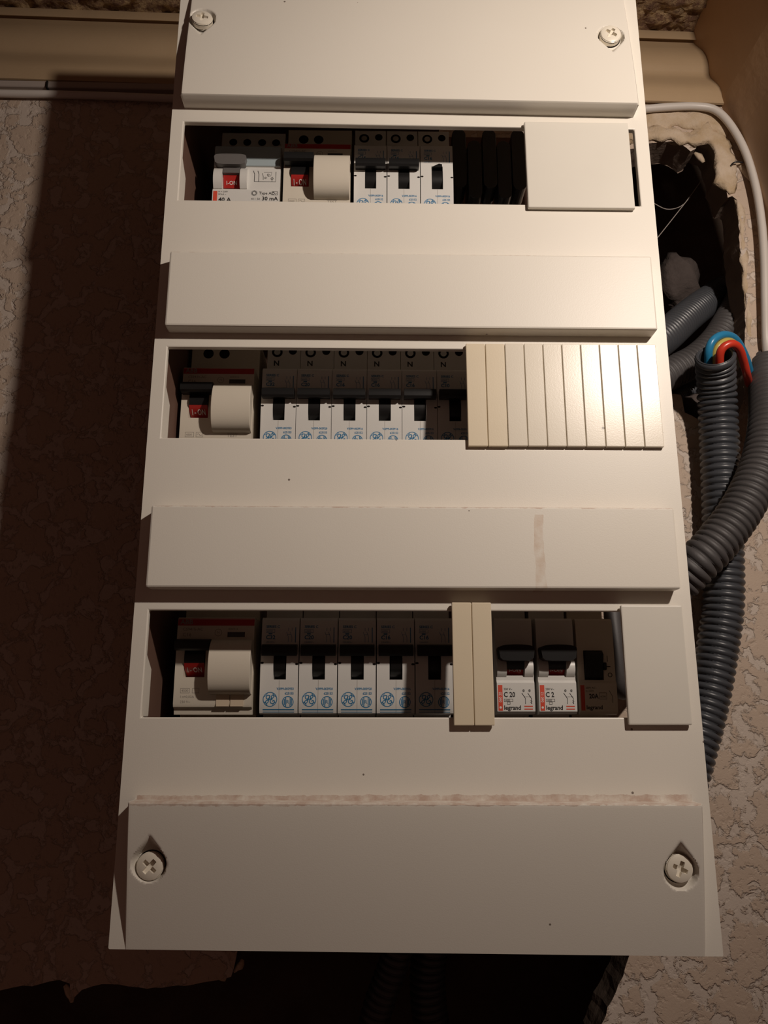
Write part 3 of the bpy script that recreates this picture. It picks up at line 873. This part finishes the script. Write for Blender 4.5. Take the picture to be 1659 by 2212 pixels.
def red_label_breaker(label, x, rating, code):
    t = thing('circuit_breaker', label, 'circuit breaker', (x, R3-BASE, -29))
    housing(MB(), 17.75, LEGB, (4.9, 13.2, 16, 27.0), -8).build('housing', 'breaker_white', t, auto=28)
    rocker_lever(t, .4, 17.2, 5.1, 13.0, 'black_plastic', True, (13.0, 20.2), (23.6, 26.8), 2)
    m = MB()
    for x0, x1 in ((.3, 4.8), (13.3, 17.4)):
        pts = [(BASE-19, -2)]+[(BASE-19-8.6*i/8, .2+2.2*math.sin(math.pi*i/8)**.7) for i in range(9)]+[(BASE-27.6, -2)]
        m.prism(pts, x0, x1)
    m.build('lever_cheek', 'breaker_white', t, auto=30)
    m = MB()
    text(m, '230 V~', 3.1, -32.3, .95, bold=.01); text(m, rating, 3.1, -35.4, 2.2, sx=.85, bold=.025)
    frame_rect(m, 3.2, 7.4, -37.6, -36.3, .16); text(m, '6000', 3.8, -37.3, .75); frame_rect(m, 4.6, 6.1, -38.8, -37.6, .16)
    text(m, 'legrand', 3.1, -41.2, 1.9, sx=.98, bold=.025)
    for dx in (11.6, 14.4):
        m.ribbon([(dx, -33.6), (dx+1.6, -36.0), (dx+1.6, -38.6)], .26); text(m, '*', dx+.3, -34.0, 1.8); m.ring(dx+.9, -32.4, 0, .3, .5, 8)
    for i in range(5): m.ribbon([(12.8+.7*i, -35.3), (13.15+.7*i, -35.3)], .2)
    m.ribbon([(15.6, -37.0), (16.4, -37.4), (15.6, -37.8), (16.3, -38.4)], .24)
    onface(down(m), LEGB); m.build('printed_marking', 'print_black', t)
    m = MB(); rect(m, .5, 2.6, -41.7, -30.0); rect(m, 12.6, 16.6, -39.9, -39.4); rect(m, 12.6, 16.6, -41.2, -40.7); onface(down(m), LEGB, .06); m.build('red_label', 'print_red', t)
    m = MB(); text(m, code, 0, 0, 1.3, sx=.9)
    m.v = [(2.1-y, -37.9+x, z) for x, y, z in m.v]; m.disc(1.5, -40.2, 0, .55, n=12); onface(down(m), LEGB, .12); m.build('code_lettering', 'print_white', t)
    m = MB(); terminal(m, 8.8, -15, 2.6); m.build('terminal_hole', 'dark_hole', t)
red_label_breaker('breaker with red label edge marked C 20, beside the beige blanking strip', 157.2, 'C 20', '060 20')
red_label_breaker('breaker with red label edge marked C 2, beside the black rocker switch', 176.9, 'C 2', '060 12')
t = thing('rocker_switch', 'modular switch with square black rocker marked 20A, bottom row', 'switch', (196.3, R3-BASE, -30))
housing(MB(), 17.75, LEGB, (3.0, 12.2, 15.2, 29.0), -8).build('housing', 'breaker_cream', t, auto=28)
m = MB(); m.prism([(BASE-15.6, -7), (BASE-15.6, 1.5), (BASE-17, 3.4), (BASE-22, 1.8), (BASE-27.6, .6), (BASE-28.6, -.6), (BASE-28.6, -7)], 3.3, 11.9)
m.box(11.9, 13.4, BASE-24.4, BASE-20.8, -3, 2.2); m.build('rocker', 'black_plastic', t, bevel=.5)
m = MB()
rect(m, 14.2, 14.5, -20.4, -17.6); m.ring(15.2, -26.6, 0, .75, 1.1, 18); rect(m, 13.6, 15.6, -22.9, -22.5)
text(m, '250V AC~', 2.9, -31.6, .85, bold=.01); text(m, 'In 250V', 2.9, -33.0, .85); text(m, '20A', 4.4, -36.0, 2.0, sx=.9, bold=.03)
frame_rect(m, 9.2, 12.8, -36.4, -33.4, .16); text(m, '6000', 9.7, -35.6, .9); m.ribbon([(14, -32.4), (15.4, -35), (15.4, -38)], .22)
text(m, 'legrand', 2.9, -41.0, 1.8, bold=.025)
onface(down(m), LEGB); m.build('printed_marking', 'print_black', t)
m = MB(); rect(m, .5, 2.4, -41.6, -30.0); onface(down(m), LEGB, .06); m.build('red_label', 'print_red', t)
m = MB(); terminal(m, 8.8, -15, 2.6); m.build('terminal_hole', 'dark_hole', t)

# shallow base of the enclosure behind the cover, dark inside, open on the conduit side
t = thing('enclosure_base', 'dark open-sided enclosure base between the cover and the wall', 'enclosure', (-6, -372, WZ))
m = MB(); m.box(2.5, 4.5, 0, 472, 0, 127.3); m.build('side_panel', 'base_brown', t)
m = MB(); m.box(4.5, 150, 470, 472, 0, 127.3); m.build('end_panel', 'base_brown', t)
m = MB(); m.box(4.5, 225, 0, 2, 0, 112); m.build('end_panel', 'base_brown', t)  # unseen end added to block light falling through the bottom slot
m = MB(); m.box(4.5, 214, 2, 470, 0, 2); m.build('back_panel', 'base_brown', t)  # dark plate added so the background of the slots stays dark

# mounting rails behind the devices, on brackets fixed to the wall
for yc, nm in ((R1-22.5, 'top'), (R2-22.5, 'middle'), (R3-22.5, 'bottom')):
    t = thing('mounting_rail', 'steel mounting rail carrying the %s row of breakers' % nm, 'rail', (1, yc-17.5, -97))
    m = MB()
    for zs in (0,):
        pr = [(0, 6.5), (0, 7.5), (5, 7.5), (5, 1), (30, 1), (30, 7.5), (35, 7.5), (35, 6.5), (31, 6.5), (31, 0), (4, 0), (4, 6.5)]
        m.prism(pr, 0, 226)
    m.build('rail_strip', 'rail_steel', t)
    for x in (6, 204):
        m = MB(); m.box(x, x+14, 6, 29, WZ+99.2, 0); m.build('bracket', 'black_plastic', t)
# black comb piece in the empty end of the top row
t = thing('busbar_comb', 'black plastic comb with rounded lobes in the empty end of top row', 'busbar', (146, -25, -76))
m = MB(); m.box(-2, 40, 45, 64, 0, 12); m.build('bar', 'cable_black', t, bevel=1.5)
for i, (x, tip, topy) in enumerate(((0, 33, 74), (9.2, 26, 66), (18.4, 33, 74), (27, 26, 66), (36, 32, 74))):
    m = MB(); n = 10; wd = 8.2
    pts = [(x+wd/2+wd/2*math.cos(math.pi+math.pi*k_/n), tip+4+4*math.sin(math.pi+math.pi*k_/n)) for k_ in range(n+1)]
    pts += [(x+wd/2+wd/2*math.cos(math.pi*k_/n), topy-4+4*math.sin(math.pi*k_/n)) for k_ in range(n+1)]
    m.plate(pts, -2, 15); m.build('lobe', 'cable_black', t, bevel=1.2)
# short grey cable beside the rocker switch
pts = spline([(229, -226, -78), (227, -250, -70), (227, -272, -68), (230, -284, -73), (238, -284, -92), (250, -279, -112), (258, -275, -124)], 2.5)
tag(MB().tube(pts, 4.6, 14).build('grey_cable', 'conduit_dusty', smooth=True), 'short grey cable behind the bottom white blanking plate', 'cable')

# ------------------------------------------------------------------ conduits, wires and cables
def conduit(label, pts, R_, mat='conduit_grey', pitch=4.35, open_start=False, group=None):
    path = spline(pts, pitch/8); m = MB(); fr = frames(path); n = 30; vs = []
    for i, (p, a, b) in enumerate(fr):
        u = (i/8) % 1.0
        r = R_-2.0*(1-abs(math.sin(math.pi*u))**.55)
        for k_ in range(n):
            t_ = 2*math.pi*k_/n; vs.append(p+a*(r*math.cos(t_))+b*(r*math.sin(t_)))
    o_ = path[0].copy()
    m.add(vs, [(i*n+k_, i*n+(k_+1) % n, (i+1)*n+(k_+1) % n, (i+1)*n+k_) for i in range(len(path)-1) for k_ in range(n)])
    # inner bore at both ends
    t = thing('corrugated_conduit', label, 'conduit', tuple(path[-1]), group)
    for v in range(len(m.v)): m.v[v] = tuple(Vector(m.v[v])-path[-1])
    m.build('corrugated_sleeve', mat, t, smooth=True)
    for sl in (fr[:60], fr[::-1][:60]):
        m = MB(); vs = []
        for i, (p, a, b) in enumerate(sl):
            r = R_-2.6 if i else R_-1.2
            vs += [tuple(p+a*(r*math.cos(2*math.pi*k_/n))+b*(r*math.sin(2*math.pi*k_/n))-path[-1]) for k_ in range(n)]
        m.add(vs, [(i*n+k_, i*n+(k_+1) % n, (i+1)*n+(k_+1) % n, (i+1)*n+k_) for i in range(len(sl)-1) for k_ in range(n)])
        m.build('bore', mat, t, smooth=True)
    return t
def px(l): return [tuple(un(u, v, z)) for u, v, z in l]
conduit('grey corrugated conduit with open top and coloured wires, standing against the wall',
        px([(1545,766,-91),(1546,800,-100),(1549,860,-110),(1554,960,-115),(1560,1100,-116),(1563,1220,-116),(1562,1310,-116),(1550,1400,-116),(1532,1500,-115),(1507,1600,-113),(1474,1710,-111),(1430,1800,-108),(1370,1880,-104),(1290,1940,-100)]), 12.0)
conduit('dusty grey corrugated conduit crossing in front of the open-topped one',
        px([(1700,752,-165),(1672,764,-150),(1660,800,-128),(1662,860,-112),(1660,930,-100),(1645,1005,-93),(1616,1074,-88),(1583,1128,-86),(1545,1176,-85),(1508,1214,-86),(1465,1256,-92),(1400,1300,-98),(1320,1330,-104)]), 12.2, 'conduit_dusty')
conduit('grey corrugated conduit leaving the wall hole towards the cover, upper one',
        px([(1560,628,-215),(1536,645,-195),(1510,664,-172),(1478,690,-152),(1440,724,-132),(1405,748,-118),(1360,768,-106),(1300,785,-98)]), 11.5)
conduit('dark corrugated conduit bending down out of the wall hole behind the open-topped one',
        px([(1640,560,-215),(1612,620,-190),(1582,680,-168),(1548,735,-152),(1505,776,-142),(1455,803,-134),(1405,832,-124),(1355,872,-117),(1295,905,-110)]), 11.0, 'conduit_dusty')
conduit('short grey corrugated conduit at the lower lip of the wall hole',
        px([(1512,842,-192),(1490,848,-176),(1466,856,-160),(1444,872,-142),(1418,906,-129),(1370,955,-120),(1280,1010,-112)]), 7.5)
# in the dark opening under the cover
conduit('dark conduit hanging in the opening under the cover, thinner one', px([(880,1960,-150),(850,2080,-155),(815,2180,-160),(790,2300,-165)]), 9.0)
conduit('dark conduit hanging in the opening under the cover, thicker one', px([(950,1960,-170),(925,2080,-175),(930,2200,-178),(960,2320,-180)]), 11.0)
def wire(name, label, cat, pts, r, mat, n=14, step=1.2):
    p = spline(pts, step); return tag(MB().tube(p, r, n).build(name, mat, smooth=True), label, cat)
wire('blue_wire', 'blue wire looping out of the open conduit', 'wire',
     px([(1535,850,-110),(1531,790,-101),(1531,758,-95),(1540,736,-93),(1560,724,-95),(1582,728,-100),(1598,746,-106),(1612,776,-114),(1620,806,-124)]), 2.5, 'wire_blue')
wire('red_wire', 'red wire bending over the open conduit rim', 'wire',
     px([(1552,840,-103),(1554,790,-92),(1556,762,-86),(1566,748,-84),(1583,743,-84),(1597,754,-88),(1606,780,-96),(1613,808,-106),(1618,830,-124)]), 2.5, 'wire_red')
wire('yellow_wire', 'yellow green wire between the blue and red ones', 'wire',
     px([(1544,850,-111),(1544,780,-99),(1549,754,-95),(1562,740,-95),(1578,738,-99),(1594,754,-105),(1606,790,-116)]), 2.3, 'wire_yellow')
wire('white_cable', 'white cable curving from under the moulding round the wall hole', 'cable',
     px([(1330,243,-125),(1390,236,-125),(1450,231,-125),(1505,230,-125),(1545,238,-124),(1578,270,-123),(1610,328,-122),(1632,400,-122),(1645,480,-122),(1651,560,-122),(1653,650,-123),(1655,740,-124),(1660,800,-132)]), 2.7, 'cable_white', 16, 2.5)
wire('white_cable', 'thin white cable running under the moulding beside the cover', 'cable',
     px([(-160,197,-126),(0,202,-126),(120,204,-126),(250,208,-126),(400,214,-126),(480,217,-126)]), 2.6, 'cable_white', 16, 4)
# flat trunking above that cable, in two lengths with an open joint
for a, b, lb in ((-140, 101, 'short grey cable trunking under the moulding, away from the cover'), (106, 470, 'long grey cable trunking under the moulding, running behind the cover')):
    pa = un(a, 184+a*.02, WZ+2); pb = un(b, 184+b*.02, WZ+2)
    m = MB(); L = (pb-pa).length
    m.prism([(-2.6, -2), (-2.6, 1.6), (-2.1, 2.2), (2.1, 2.2), (2.6, 1.6), (2.6, -2)], 0, L)
    ang = math.atan2(pb.y-pa.y, pb.x-pa.x)
    m.v = [(x*math.cos(ang)-y*math.sin(ang), x*math.sin(ang)+y*math.cos(ang), z) for x, y, z in m.v]
    tag(m.build('cable_trunking', 'trunking_grey', origin=tuple(pa), auto=30), lb, 'trunking')
pa = un(104, 186, WZ+3)
m = MB(); m.box(-.5, .5, -3.4, 2.4, -2, 2.6); tag(m.build('cable_clip', 'black_plastic', origin=tuple(pa)), 'small black clip at the joint of the grey trunking', 'clip')
# bent nail beside the hole
wire('bent_nail', 'small bent dark nail in the plaster beside the white cable', 'nail',
     px([(1578,368,-131),(1580,356,-126),(1590,350,-124),(1606,351,-125)]), .55, 'cable_black', 8, .6)
# cobweb strands in the hole
for i, pts in enumerate(([(1420,514,-160),(1455,470,-163),(1490,425,-168),(1526,374,-160)], [(1410,438,-165),(1440,452,-168),(1470,446,-172),(1492,425,-168)])):
    wire('cobweb_strand', ['long cobweb strand slanting across the wall hole', 'short sagging cobweb strand in the wall hole'][i], 'cobweb', px(pts), .35, 'cobweb', 6, 3)
